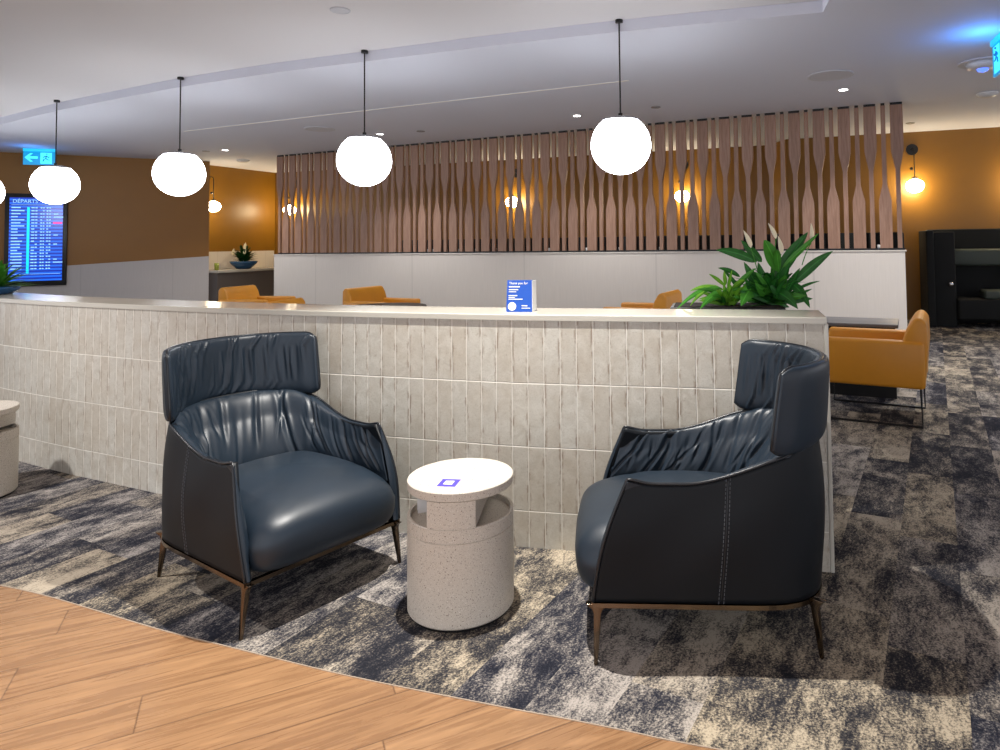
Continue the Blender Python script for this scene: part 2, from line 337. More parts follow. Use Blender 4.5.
# ------------------------------------------------------------------ slat screen
SR=Vector((4.36,9.32,0)); SLn=Vector((-6.6,14.04,0)); sdv=(SLn-SR).normalized(); slen=(SLn-SR).length; sa=math.atan2(sdv.y,sdv.x)
Smt=Matrix.Translation(SR)@Matrix.Rotation(sa,4,'Z')   # local x along the screen, local -y = away from camera
pan=wallseg('wall_middle',SR+sdv*.03,SLn+sdv*.06,0,1.275,-.14,M['linen'],2.4); struct(pan)
tr=obj('trim_7',B(.01,slen+.07,-.19,.012,1.2755,1.297),M['linen'],bev=.003); tr.matrix_world=Smt; struct(tr)
scr=thing('slat_screen','long open screen of oar-shaped walnut slats hanging between pale panel wall and ceiling','screen',SR,sa)
def slat_mesh(topwide):
    W,Nw=.083,.030
    if topwide: pr=[(1.325,Nw),(2.43,Nw),(2.71,W),(3.345,W)]
    else: pr=[(1.325,W),(2.0,W),(2.23,Nw),(3.345,Nw)]
    bm=bmesh.new(); poly=[(-w,z) for z,w in pr]+[(w,z) for z,w in reversed(pr)]
    a=[bm.verts.new((x,-.03,z)) for x,z in poly]; b=[bm.verts.new((x,.015,z)) for x,z in poly]
    bm.faces.new(a); bm.faces.new(b)
    for i in range(len(a)): j=(i+1)%len(a); bm.faces.new((a[i],a[j],b[j],b[i]))
    bmesh.ops.recalc_face_normals(bm,faces=bm.faces); me=bpy.data.meshes.new('slat'); bm.to_mesh(me); bm.free(); me.materials.append(M['slat']); return me
mA,mB=slat_mesh(True),slat_mesh(False)
fx=bmesh.new()
for i in range(69):
    s=.116-.03+.1738*i
    o=bpy.data.objects.new('slat',mA if i%2==0 else mB); col.objects.link(o); o.parent=scr; o.location=(s,-.06,0)
    w=.083 if i%2==0 else .030; box(fx,s-w+.004,s+w-.004,-.085,-.05,3.3455,3.379)
obj('ceiling_fixing',fx,M['blackm'],scr)
obj('bottom_rail',B(.02,slen-.02,-.10,-.035,1.2975,1.3245),M['blackm'],scr)
# cups on the ledge behind the slats
cupbm=lathe([(0,0),(.026,0),(.036,.075),(.033,.075),(.024,.006),(0,.006)],20)
cup0=None
for i,sx in enumerate([8.18,8.05,7.62,7.5,7.1,6.72,5.9,5.62,4.9,4.3,3.6,2.7,1.3,.35]):
    lo=SR+sdv*sx+Vector((sdv.y,-sdv.x,0))*-.0
    lo=SR+sdv*sx+Vector((-sdv.y,sdv.x,0))*-.145; lo.z=1.2972
    if cup0 is None:
        cup0=obj('cup',cupbm,M['white'],smooth=True); tag(cup0,'small white cup on the ledge just behind the wooden slats','cup','small white cups behind the slat screen'); cup0.location=lo
    else:
        c2=cup0.copy(); col.objects.link(c2); c2.location=lo
# black banquette behind the screen
bq=thing('banquette','long black high-backed banquette just behind the slat screen','sofa',SR,sa)
obj('backrest',B(.03,8.95,-.42,-.26,0,1.55),M['blackp'],bq,bev=.03); obj('seat',B(.03,8.95,-1.0,-.43,.12,.44),M['blackp'],bq,bev=.04)
obj('plinth',B(.1,8.85,-.95,-.45,0,.118),M['blackm'],bq)
# ------------------------------------------------------------------ lamps
def pendant():
    t=thing('pendant_lamp','x','lamp',(0,0,0),0,'opal globe pendants in a curved row over the partition')
    obj('canopy',cyl(.035,CZ-.03,CZ-.0005,24),M['blackm'],t,bev=.003)
    obj('cord',cyl(.007,2.62,CZ-.03,10),M['blackm'],t)
    obj('cord_grip',cyl(.019,2.585,2.625,16),M['blackm'],t)
    obj('cap',lathe([(0,2.59),(.10,2.588),(.165,2.57),(.172,2.555),(0,2.555)],40),M['capgrey'],t,smooth=True)
    pr=[]; 
    for k in range(33):
        a=-PI/2+k/32*(PI/2+1.02); r=.272*math.cos(a); z=2.328+(.262 if a<0 else .285)*math.sin(a); pr.append((max(r,0) if k else 0,z))
    pr.append((0,pr[-1][1])); obj('globe',lathe(pr,56),M['globe'],t,smooth=True); return t
pp=[((.27,6.07),'opal globe pendant, nearest and largest, in front of the slats at right'),((-2.35,6.93),'opal globe pendant overlapping the slat screen, second largest'),((-4.88,7.93),'opal globe pendant hanging before the bare brown wall'),((-7.27,9.08),'opal globe pendant hanging in front of the departures screen'),((-9.2,10.1),'opal globe pendant cut off by the left edge of the photo')]
p0=pendant(); p0.location=(*pp[0][0],0); p0['label']=pp[0][1]
for (x,y),l in pp[1:]: dup(p0,(x,y,0),0,l)
for (x,y),l in pp: pass
wb=Vector((.949,-.317,0))
def walllamp(label):
    t=thing('wall_lamp',label,'lamp',(0,0,0),0,'opal globe wall lamps on the ochre walls')
    # local: wall plane y=0, lamp towards -y
    m=Matrix.Translation((0,0,3.06))@Matrix.Rotation(PI/2,4,'X')
    bm=cyl(.10,.001,.03,36); bmesh.ops.transform(bm,matrix=m,verts=bm.verts); obj('wall_plate',bm,M['blackm'],t,smooth=False)
    obj('arm',tube([(0,-.03,3.06),(0,-.2,3.06),(0,-.245,3.045),(0,-.26,3.0),(0,-.26,2.53)],.009),M['blackm'],t,smooth=True)
    k=lathe([(0,-.03),(.02,-.022),(.03,0),(.02,.022),(0,.03)],16); bmesh.ops.transform(k,matrix=Matrix.Translation((-.05,-.26,2.69)),verts=k.verts); kb=obj('knob',k,M['blackm'],t,smooth=True)
    obj('cap',lathe([(0,2.555),(.03,2.55),(.06,2.52),(0,2.52)],24,0,-.26),M['blackm'],t,smooth=True)
    pr=[(0 if k in(0,20) else .150*math.cos(-PI/2+k/20*PI),2.385+.122*math.sin(-PI/2+k/20*PI)) for k in range(21)]
    obj('globe',lathe(pr,36,0,-.26),M['wglobe'],t,smooth=True); return t
def online(a,b,px):             # where the view column px meets the wall line a-b
    d=ray(px,250); a=Vector(a); b=Vector(b); e=b-a
    # d.xy*t = a+e*s
    det=d.x*(-e.y)+e.x*d.y; t=(a.x*(-e.y)+e.x*a.y)/det; return Vector((d.x*t,d.y*t,0))
angb=math.atan2(-.317,.949)
wl_=[(((3.72,12.76),(10.5,10.57)),915,angb,'opal globe wall lamp beside the right end of the slat screen'),
 (((-8.02,17.38),(3.61,13.5)),685.5,angb,'opal globe wall lamp seen through the slats just right of the largest pendant'),
 (((-8.02,17.38),(3.61,13.5)),517.5,angb,'opal globe wall lamp seen through the slats above the blue info card'),
 (((-8.02,17.38),(3.61,13.5)),297,angb,'opal globe wall lamp seen through the leftmost slats of the screen'),
 (((-9.2,14.22),(-8.02,17.38)),204.5,math.atan2(.936,.352),'opal globe wall lamp half hidden behind the end of the brown wall'),
 (((3.72,12.76),(10.5,10.57)),1029,angb,'opal globe wall lamp above the black booth beyond the right edge')]
w0_=walllamp(wl_[0][3])
for i,(ab,px,an,l) in enumerate(wl_):
    P=online(ab[0]+(0,),ab[1]+(0,),px); n2=Vector((math.sin(an),-math.cos(an),0)); P=P+n2*.001
    if i==0: w0_.location=P; w0_.rotation_euler=(0,0,an)
    else: dup(w0_,P,an,l)
def spot(loc,e,ang=100,blend=.6,rad=.04,color=(1,.97,.93),tgt=None):
    l=bpy.data.lights.new('spot','SPOT'); l.energy=e; l.spot_size=math.radians(ang); l.spot_blend=blend; l.shadow_soft_size=rad; l.color=color
    o=bpy.data.objects.new('spot_light',l); col.objects.link(o); o.location=loc
    if tgt: o.rotation_euler=(Vector(tgt)-Vector(loc)).to_track_quat('-Z','Y').to_euler()
    return o
def downlight(x,y,z,label,e,ang=110,rad=.04):
    t=thing('downlight',label,'ceiling light',(x,y,0),0,'recessed ceiling downlights')
    obj('rim',lathe([(.075,z-.0005),(.075,z-.006),(.055,z-.006),(.055,z-.0005)],32),M['white'],t)
    obj('lens',cyl(.054,z-.004,z-.001,24),M['led'],t)
    spot((x,y,z-.02),e,ang,.7,rad)
for (x,y),l in [((-7.24,13.22),'lit downlight between the brown wall end and the slat screen'),((-3.65,11.55),'lit downlight just right of the second largest pendant'),((-.21,10.1),'lit downlight just left of the largest pendant'),((3.25,8.57),'lit downlight near the right end of the slat screen')]:
    downlight(x,y,CL,l,160)
def disc(name,x,y,z,r,label,cat,mat,prof=None,group=None):
    o=obj(name,lathe([(0,z-.001),(r,z-.001),(r,z-.008),(r*.9,z-.012),(r*.86,z-.008),(0,z-.008)],40,x,y) if prof is None else lathe([(a*r,z-b) for a,b in prof],32,x,y),mat,smooth=False); tag(o,label,cat,group); return o
disc('ceiling_speaker',-4.46,10.98,CL,.24,'round grey ceiling speaker left of the second largest pendant','speaker',M['grille'])
disc('ceiling_speaker',2.82,7.82,CL,.26,'round grey ceiling speaker above the right end of the slat screen','speaker',M['grille'])
disc('ceiling_speaker',-2.15,5.72,CZ,.085,'small round speaker in the recessed ceiling nearest the camera','speaker',M['grille'])
for x,y,l in [(-2.88,11.3,'tiny dark sprinkler plate right of the second largest pendant'),(.93,9.53,'tiny dark sprinkler plate right of the largest pendant'),(-7.68,13.33,'tiny dark sprinkler plate above the pendant before the brown wall'),(5.32,11.13,'tiny dark sprinkler plate right of the slat screen, by the ochre wall')]:
    disc('sprinkler_plate',x,y,CL,.07,l,'sprinkler',M['capgrey'])
prd=[(0,.001),(1,.001),(1,.02),(.8,.045),(.5,.06),(0,.065)]
disc('smoke_detector',-7.69,14.78,CL,.13,'white smoke detector in front of the far ochre wall at left','smoke detector',M['white'],prd)
disc('smoke_detector',5.29,8.89,CL,.13,'white smoke detector right of the slat screen','smoke detector',M['white'],prd)
sd_=thing('ceiling_camera','white dome unit on the ceiling beside the right exit sign','camera',(4.31,7.31,0))
obj('base',lathe([(0,CL-.001),(.24,CL-.001),(.24,CL-.014),(0,CL-.016)],40),M['grille'],sd_); obj('body',lathe([(0,CL-.0165),(.17,CL-.0165),(.16,CL-.06),(.11,CL-.075),(0,CL-.075)],40),M['white'],sd_,smooth=True)
obj('lens',lathe([(0,CL-.0755),(.06,CL-.0755),(.05,CL-.10),(0,CL-.115)],24),simple('blue_glint',(.02,.05,.4),.1,em=(.1,.2,1,1),es=1.5),sd_,smooth=True)
# exit signs
def exitsign(P,rz,label,w=.44,h=.30):
    t=thing('exit_sign',label,'exit sign',P,rz)
    ce=simple('exit_sign_panel',(.02,.2,.35),.3,em=(.0,.26,.50,1),es=.7); cw=simple('exit_sign_mark',(.1,.6,.7),.3,em=(.05,.70,.86,1),es=.95); ch=simple('exit_housing',(.05,.35,.5),.4,em=(.0,.40,.68,1),es=.9)
    obj('housing',B(-w/2,w/2,-.03,.03,-.055,-.001),ch,t,bev=.004)
    obj('panel',B(-w/2,w/2,-.012,.012,-h,-.0555),ce,t,bev=.002)
    for s in (-1,1):
        y0,y1=(s*.0125,s*.014)
        bm=bmesh.new(); box(bm,.02,.20,min(y0,y1),max(y0,y1),-h+.025,-.075); obj('figure_field',bm,cw,t)
        bm=bmesh.new()
        for pts in ([(-.225,-.17),(-.14,-.09),(-.095,-.09),(-.155,-.148),(-.02,-.148),(-.02,-.192),(-.155,-.192),(-.095,-.25),(-.14,-.25)],):
            a=[bm.verts.new((x,y0,z)) for x,z in pts]; b=[bm.verts.new((x,y1,z)) for x,z in pts]; bm.faces.new(a); bm.faces.new(b)
            for i in range(len(a)): j=(i+1)%len(a); bm.faces.new((a[i],a[j],b[j],b[i]))
        obj('arrow',bm,cw,t)
        bm=bmesh.new(); yy=s*.0165
        for seg in ([(.115,-.13),(.105,-.185)],[(.105,-.185),(.075,-.205),(.06,-.245)],[(.105,-.185),(.135,-.21),(.165,-.215)],[(.115,-.14),(.08,-.15),(.07,-.175)],[(.115,-.14),(.15,-.165),(.165,-.15)]): tube([(x,yy,z) for x,z in seg],.008,6,bm)
        tube([(.118,yy,-.108),(.12,yy,-.094)],.013,8,bm)
        obj('running_figure',bm,simple('figure_dark',(.0,.12,.25),.4,em=(.0,.13,.3,1),es=.6),t)
    return t
exitsign((-10.52,12.75,CL),math.atan2(.35,.94),'cyan exit sign with left arrow hanging above the departures screen',.50,.31)
exitsign((3.90,6.30,CL),math.radians(74),'cyan exit sign seen almost edge-on at the right edge of the photo',.5,.36)
for P,e in (((3.66,6.2,CL-.22),6),((-10.4,12.4,CL-.2),2.5)):
    l=bpy.data.lights.new('exit_glow','POINT'); l.energy=e; l.color=(.05,.3,1); l.shadow_soft_size=.05; o=bpy.data.objects.new('exit_glow',l); col.objects.link(o); o.location=P
# ------------------------------------------------------------------ departures screen
mo=onLW(-11.08,.06); mon=thing('departures_screen','tall portrait departures screen glowing blue on the brown wall','screen',(mo.x,mo.y,.74),math.atan2(du.y,du.x))
W_,H_=.97,1.83
obj('frame',B(-W_/2,W_/2,-.03,.055,0,H_),M['blackm'],mon,bev=.006)
n=N('blue_display'); X,Y,Z=n.xyz(n.obj()); st=n.math('FRACT',n.math('MULTIPLY',Z,14.5)); f=n.ramp(st,[(0.,0.),(.5,1.)],'CONSTANT')
c=n.mix(f,(.0,.02,.36),(.008,.13,.80)); n.P(Base_Color=(.0,.01,.05),Roughness=.2,Emission_Color=c,Emission_Strength=1.0)
disp=obj('display',B(-W_/2+.07,W_/2-.07,-.033,-.0305,.1,H_-.08),n.m,mon)
tw=simple('screen_text',(.3,.6,.8),.4,em=(.30,.62,.9,1),es=.75); tc=simple('screen_cyan',(.0,.5,.8),.4,em=(.0,.65,1,1),es=1.0); tp=simple('screen_pink',(.8,.05,.3),.4,em=(.9,.05,.3,1),es=1.)
def text(body,size,loc,mat,name,parent,rot=(PI/2,0,0),ext=.0008,align='LEFT'):
    cu=bpy.data.curves.new(name,'FONT'); cu.body=body; cu.size=size; cu.extrude=ext; cu.align_x=align
    to=bpy.data.objects.new(name+'_tmp',cu); col.objects.link(to); dg=bpy.context.evaluated_depsgraph_get(); dg.update()
    me=bpy.data.meshes.new_from_object(to.evaluated_get(dg)); bpy.data.objects.remove(to); o=link(name,me,None,parent,False); me.materials.clear(); me.materials.append(mat); o.location=loc; o.rotation_euler=rot; return o
text('DÉPARTS',.095,(-.37,-.0345,H_-.185),tw,'title_text',mon)
bc=bmesh.new()
rr=random.Random(3)
for i in range(21):
    z=H_-.29-i*.0603; bl=bmesh.new()
    x=-.385; wd=rr.choice([.10,.14,.17,.2]); box(bl,x,x+wd,-.0345,-.0335,z,z+.022)
    for xx,ww in ((-.08,.05),(-.02,.035),(.06,.03),(.1,.025),(.155,.03),(.195,.03)): 
        if rr.random()<.93: box(bl,xx,xx+ww,-.0345,-.0335,z,z+.021)
    if i in (2,3,9,12,17,18): box(bl,.27,.27+rr.choice([.07,.06,.15]),-.0345,-.0335,z,z+.02)
    obj('flight_row',bl,tw,mon)
obj('rule_line',B(-.385,.39,-.0345,-.0335,H_-.225,H_-.22),tw,mon); obj('rule_line',B(-.385,.39,-.0345,-.0335,.235,.241),tw,mon)
obj('time_column',B(-.145,-.105,-.0345,-.0335,.25,H_-.27),tc,mon)
obj('delayed_marker',B(.26,.405,-.0345,-.0335,H_-.29-5*.0603-.006,H_-.29-5*.0603+.03),tp,mon)
# ------------------------------------------------------------------ buffet counter, far plant bowl, candle
ca=math.atan2(sd.y,sd.x); co=s0+sn*.03
ct=thing('buffet_counter','pale-topped grey counter against the far ochre side wall','counter',(co.x,co.y,0),ca)
obj('base_cabinet',B(.22,2.2,-.56,-.001,0,.88),simple('grey_cabinet',(.115,.10,.095),.55),ct)
obj('worktop',B(.2,2.22,-.60,-.001,.8805,.94),M['ledge'],ct,bev=.004)
def leaf(bm,pts,w,uvl,tipw=.0,fold=.25,side=None,prof=None):
    n=len(pts); L_=uvl; prev=None
    for i,p in enumerate(pts):
        s=i/(n-1); t=(pts[min(n-1,i+1)]-pts[max(0,i-1)]).normalized()
        sd_=side if side is not None else t.cross(Vector((0,0,1)))
        sd_=sd_-t*sd_.dot(t)
        if sd_.length<1e-3: sd_=t.orthogonal()
        sd_.normalize(); up=sd_.cross(t).normalized()
        ww=w*(math.sin(PI*min(1,max(0,s))**.75)**.8 if prof is None else prof(s))+.0006
        row=[bm.verts.new(p+sd_*ww*k+up*abs(k)*ww*fold) for k in (-1,-.55,0,.55,1)]
        if prev:
            for k in range(4):
                f=bm.faces.new((prev[k],prev[k+1],row[k+1],row[k]))
                for l,(a,b) in zip(f.loops,((k,i-1),(k+1,i-1),(k+1,i),(k,i))): l[L_].uv=(a/4,b/(n-1))
        prev=row
def arc(a,b,lift,n=12,droop=0):
    a=Vector(a); b=Vector(b); m=(a+b)/2+Vector((0,0,lift)); return [a*(1-t)**2+m*2*t*(1-t)+b*t*t for t in [i/(n-1) for i in range(n)]]
def bushy(parent,name,mat,base,N_,R_,H_r,w,seed,zr=(.0,1.0),dirs=None):
    rg=random.Random(seed); bm=bmesh.new(); L_=bm.loops.layers.uv.verify()
    for i in range(N_):
        an=rg.uniform(0,2*PI); r=rg.uniform(.3,1)*R_; h=rg.uniform(*H_r)*(1.25-.6*r/R_)
        b=Vector((base[0]+r*math.cos(an),base[1]+r*math.sin(an),base[2]+h)); a=Vector(base)+Vector((rg.uniform(-.03,.03),rg.uniform(-.03,.03),0))
        leaf(bm,arc(a,b,h*rg.uniform(.25,.7)),w*rg.uniform(.7,1.2),L_)
    return obj(name,bm,mat,parent,smooth=True)
def spathe(bm,L_,base,tip,w):
    leaf(bm,arc(base,tip,.01,9),w,L_,fold=.9,prof=lambda s:math.sin(PI*s**.6)**.9,side=Vector((1,.15,0)))
P=s0+sd*1.12+sn*.375
pl=thing('potted_peace_lily','peace lily in a wide blue bowl on the far buffet counter','plant',(P.x,P.y,.9415))
obj('bowl',lathe([(0,0),(.15,0),(.28,.12),(.305,.18),(.295,.18),(.275,.14),(0,.14)],40),M['bowl'],pl,smooth=True)
obj('soil',lathe([(0,.1405),(.26,.1405),(0,.155)],24),M['soil'],pl)
bushy(pl,'foliage',M['leafd'],(0,0,.145),80,.33,(.08,.40),.045,5)
bm=bmesh.new(); L_=bm.loops.layers.uv.verify()
for x,y,h in ((.0,.05,.48),(-.2,-.1,.34),(.05,-.05,.36)): spathe(bm,L_,(x,y,h-.02),(x+.02,y,h+.15),.035); tube([(x*.3,y,.14),(x,y,h)],.005,5,bm)
obj('flowers',bm,M['flower'],pl,smooth=True)
P=s0+sd*.33+sn*.44
o=obj('candle_glass',lathe([(0,0),(.045,0),(.05,.16),(.044,.16),(.04,.09),(0,.09)],20),M['glassgreen'],smooth=True); o.location=(P.x,P.y,.9415); tag(o,'small green candle glass on the far buffet counter','candle')
# ------------------------------------------------------------------ plant in blue bowl on ledge, left edge
bx=dep(-3,294,5.27)
pl=thing('bowl_of_grass_plant','leafy green plant in a blue bowl on the ledge at the left edge','plant',(bx.x,bx.y,1.1085))
obj('bowl',lathe([(0,0),(.09,0),(.135,.035),(.148,.062),(.14,.062),(.13,.05),(0,.05)],36),M['bowl'],pl,smooth=True)
obj('soil',lathe([(0,.0505),(.125,.0505),(0,.06)],24),M['soil'],pl)
bushy(pl,'foliage',M['leaf2'],(0,0,.055),70,.30,(.02,.22),.013,11)
bushy(pl,'pale_foliage',M['leaf3'],(0,0,.055),34,.32,(.0,.17),.011,12)
# ------------------------------------------------------------------ planter with peace lily behind the partition
PY=3.66
pc=Vector((1.0-.08,PY+.06,0)); base=dep(752,312,PY)
pt=thing('planter','tall narrow black planter trough standing behind the tiled partition','planter',(base.x-.13,PY+.04,0),math.radians(-10))
obj('trough',B(-.30,.30,-.14,.14,0,1.10),M['blackm'],pt,bev=.006); obj('soil',B(-.28,.28,-.12,.12,1.1005,1.104),M['soil'],pt)
def planned(name,label,items,flowers,mats,loc,seed,fill):
    t=thing(name,label,'plant',loc); o=Vector(loc); bmz={}; fr=random.Random(seed*3+1)
    if flowers:
        for k_ in range(30):
            an=fr.uniform(.02,PI-.02); q=fr.uniform(.35,.95); items=items+[(fr.choice(('leaf','leaf','leaf2')),(fr.uniform(755,790),fr.uniform(296,308)),(770+46*q*math.cos(an),300-38*q*math.sin(an)),fr.uniform(-.13,.1),fr.uniform(.014,.027),fr.uniform(0,.04))]
    else:
        for k_ in range(16):
            an=fr.uniform(.1,PI-.02); q=fr.uniform(.4,.95); items=items+[(fr.choice(('leaf3','leaf2')),(fr.uniform(718,734),fr.uniform(296,308)),(722+34*q*math.cos(an),304-30*q*math.sin(an)),fr.uniform(-.13,.06),fr.uniform(.007,.012),fr.uniform(0,.04))]
    for mk,(bx_,by_),(tx,ty),dy,w,lift in items:
        if mk not in bmz: bmz[mk]=bmesh.new(); bmz[mk].loops.layers.uv.verify()
        bm=bmz[mk]; L_=bm.loops.layers.uv.verify()
        a=dep(bx_,by_,PY); b=dep(tx,ty,PY+dy); leaf(bm,[p-o for p in arc(a,b,lift,14)],w*1.08,L_,side=(b-a).cross(Vector((-.12,1,-.12))).normalized()+Vector((fr.uniform(-.3,.3),fr.uniform(-.35,.35),fr.uniform(-.3,.3))))
    nm={'leaf':'dark_leaves','leaf2':'green_leaves','leaf3':'lime_leaves'}
    for mk,bm in bmz.items(): obj(nm[mk],bm,M[mk],t,smooth=True)
    if flowers:
        for (x0,y0),(x1,y1),(sx,sy),w in flowers:
            bm=bmesh.new(); L_=bm.loops.layers.uv.verify(); a=dep(x0,y0,PY-.02); b=dep(x1,y1,PY-.03); spathe(bm,L_,a-o,b-o,w)
            f=obj('flower',bm,M['flower'],t,smooth=True)
            s=dep(sx,sy,PY+.02); g=tube([p-o for p in arc(s,a,.02,8)],.0028,6); obj('stem',g,M['leaf2'],f,smooth=True)
    for k_,(mk,N_,R_,hr,w,dx) in enumerate(fill): bushy(t,'undergrowth',M[mk],(dx,0,0),N_,R_,hr,w,seed+k_)
    return t
lilyloc=(dep(772,312,PY).x,PY,1.1055)
planned('peace_lily','dark-leaved peace lily with ivory flowers rising behind the tiled partition',[
 ('leaf',(757,262),(716,250),-.05,.024,.03),('leaf',(775,280),(808,232),.02,.034,.01),('leaf2',(782,268),(819,233),-.05,.014,.0),
 ('leaf',(793,285),(833,251),-.03,.024,.03),('leaf2',(779,272),(764,240),-.08,.036,.03),('leaf2',(779,272),(776,250),-.1,.02,.05),('leaf',(762,262),(741,240),.05,.022,.0),
 ('leaf2',(758,284),(741,306),-.14,.038,.05),('leaf',(768,292),(798,309),-.14,.032,.06),('leaf',(790,283),(810,308),-.1,.024,.05),
 ('leaf',(790,294),(820,281),.0,.008,.02),('leaf',(792,299),(812,289),.0,.008,.01),('leaf',(740,277),(718,268),-.02,.012,.02),('leaf',(748,300),(722,268),.05,.014,.02),
 ('leaf',(775,300),(790,262),-.05,.028,.0),('leaf',(770,300),(758,262),-.06,.028,.0),('leaf2',(775,298),(786,275),-.1,.03,.0),('leaf',(765,300),(744,262),-.02,.026,.0),('leaf',(783,300),(800,268),-.06,.024,.0),
 ('leaf2',(780,302),(772,262),.06,.026,.0),('leaf',(760,304),(745,278),-.1,.022,.0),('leaf',(785,303),(770,286),-.12,.028,.02),('leaf2',(772,304),(755,283),-.12,.024,.01)],
 [((751,248),(743,230),(765,300),.013),((776,239),(768,223),(772,290),.012),((781,254),(778,236),(776,290),.014),((811,243),(811,223),(802,265),.012)],
 None,lilyloc,21,[('leaf',55,.22,(.02,.22),.018,-.02),('leaf2',22,.2,(.0,.2),.016,0)])
dl=(dep(727,312,PY).x,PY,1.1055)
planned('lime_leaved_plant','lime green long-leaved plant just left of the peace lily','' or [
 ('leaf2',(722,288),(677,309),-.12,.013,.07),('leaf3',(718,286),(690,306),-.1,.012,.05),('leaf3',(725,286),(709,274),-.05,.009,.01),('leaf3',(726,285),(724,271),-.04,.01,.0),
 ('leaf2',(724,292),(700,309),-.16,.018,.04),('leaf3',(728,290),(732,270),-.05,.010,.0),('leaf3',(724,290),(690,291),-.05,.013,.04),('leaf3',(732,290),(745,280),-.05,.012,.02),
 ('leaf2',(730,295),(756,268),-.04,.015,.02),('leaf3',(728,300),(716,290),-.12,.012,.01),('leaf3',(730,305),(724,292),-.12,.012,.0),('leaf3',(732,300),(742,288),-.13,.013,.01),('leaf2',(730,300),(712,296),-.1,.012,.02),('leaf3',(726,304),(735,296),-.14,.013,.01)],
 None,None,dl,41,[('leaf3',26,.12,(.0,.12),.012,0),('leaf',14,.14,(.0,.1),.012,0)])
# ------------------------------------------------------------------ info card
a=dep(507,312,3.40); b=dep(533,312,3.39)
ic=thing('info_card','small blue tent card with white lines standing on the tiled partition ledge','sign',((a.x+b.x)/2,3.43,1.1085),math.radians(-8))
h=.158; w=.067
def card(y0,y1,z0,z1,t_=.0012):
    bm=bmesh.new()
    vs=[(-w,y0,z0),(w,y0,z0),(w,y0+t_,z0),(-w,y0+t_,z0),(-w,y1,z1),(w,y1,z1),(w,y1+t_,z1),(-w,y1+t_,z1)]
    v=[bm.verts.new(p) for p in vs]
    for f in [(0,3,2,1),(4,5,6,7),(0,1,5,4),(1,2,6,5),(2,3,7,6),(3,0,4,7)]: bm.faces.new([v[i] for i in f])
    return bm
obj('front_face',card(-.034,-.006,0,h),M['blue'],ic)
obj('back_face',card(.034,.0,0,h),M['paper'],ic)
obj('side_flap',prism([(w+.0005,-.034),(w+.002,-.034),(w+.008,.03),(w+.006,.032)],0,h*.99),M['paper'],ic)
tl=math.atan2(.028,h)
def onc(x,z): return (x,-.0345+.028*z/h-.0006,z)
bm=bmesh.new(); Rm=Matrix.Rotation(-tl,4,'X')
def bar(bm,x0,x1,z,hh): box(bm,x0,x1,0,.0006,0,hh*.6,mtx=Matrix.Translation(onc(0,z))@Rm)
for x1,z,hh in ((-.008,.108,.007),(-.018,.098,.005),(-.012,.078,.008),(-.025,.069,.005),(.016,.061,.006)): bar(bm,-.057,x1,z,hh)
bar(bm,.012,.042,.028,.008); bar(bm,.012,.057,.017,.005); bar(bm,-.057,.0,.122,.009)
obj('printed_lines',bm,M['paper'],ic)
text('Thank you for',.017,onc(-.057,.137),M['paper'],'headline',ic,(PI/2-tl,0,0),.0004)
lg=lathe([(0,0),(.021,0),(.021,.0008),(0,.0008)],28); bmesh.ops.transform(lg,matrix=Matrix.Translation(onc(-.037,.027))@Rm@Matrix.Rotation(PI/2,4,'X'),verts=lg.verts); obj('round_seal',lg,M['paper'],ic)
lg=lathe([(0,0),(.012,0),(.012,.0004),(0,.0004)],28); bmesh.ops.transform(lg,matrix=Matrix.Translation(Vector(onc(-.037,.027))+Vector((0,-.0009,0)))@Rm@Matrix.Rotation(PI/2,4,'X'),verts=lg.verts); obj('seal_centre',lg,M['cream'],ic)
# ------------------------------------------------------------------ terrazzo side tables
def side_table(label,sticker=True):
    t=thing('side_table',label,'table'); r=.211
    obj('plinth',cyl(r-.012,0,.012,64),M['blackm'],t)
    bd=obj('drum',lathe([(0,.0125),(r-.004,.0125),(r,.018),(r,.3195),(r-.004,.321),(r-.004,.3245),(r,.326),(r,.371),(r-.003,.374),(r-.012,.374),(r-.014,.355),(0,.355)],96),M['terrazzo'],t,smooth=False)
    # web: the drum's own wall carried up as a block between two notches
    xw=.092; pts=[]
    for k in range(13): 
        x=-xw+2*xw*k/12; pts.append((x,-math.sqrt(r*r-x*x)))
    pts+= [(x,-y) for x,y in reversed(pts)]
    obj('web',prism(pts,.3745,.4728),M['terrazzo'],t)
    top=obj('top',lathe([(0,.473),(r-.003,.473),(r,.476),(r,.504),(r-.003,.507),(0,.507)],96),M['terrazzo'],t)
    for o in (bd,top): sharpen(o)
    t.scale=(1,1,1.02); return t
t1=side_table('speckled terrazzo drum side table between the two navy armchairs'); t1.location=(-.547,2.772,0)
stk=[Vector(p) for p in ((-.61,2.72,0),(-.54,2.71,0),(-.55,2.63,0),(-.62,2.64,0))]; cc=sum(stk,Vector())/4
bm=bmesh.new(); o3=Vector((-.552,2.772,0)); box(bm,-.037,.037,-.04,.04,.5072,.5078,mtx=Matrix.Translation(cc-o3)@Matrix.Rotation(math.radians(-6),4,'Z')); st_=obj('sticker',bm,M['violet'],t1)
bm=bmesh.new(); box(bm,-.018,.018,-.02,.02,.5079,.5083,mtx=Matrix.Translation(cc-o3)@Matrix.Rotation(math.radians(-6),4,'Z')); obj('sticker_centre',bm,M['paper'],st_)
t2=dup(t1,(-3.68,4.02,0),0,'terrazzo drum side table cut off by the left edge of the photo')
for ch in list(t2.children):
    if ch.name.startswith('sticker'):
        for g in list(ch.children): bpy.data.objects.remove(g)
        bpy.data.objects.remove(ch)
pb=thing('folded_leaflet','small white folded leaflet inside the terrazzo table notch','paper',(-.70,2.80,.3625),math.radians(20))
bm=bmesh.new()
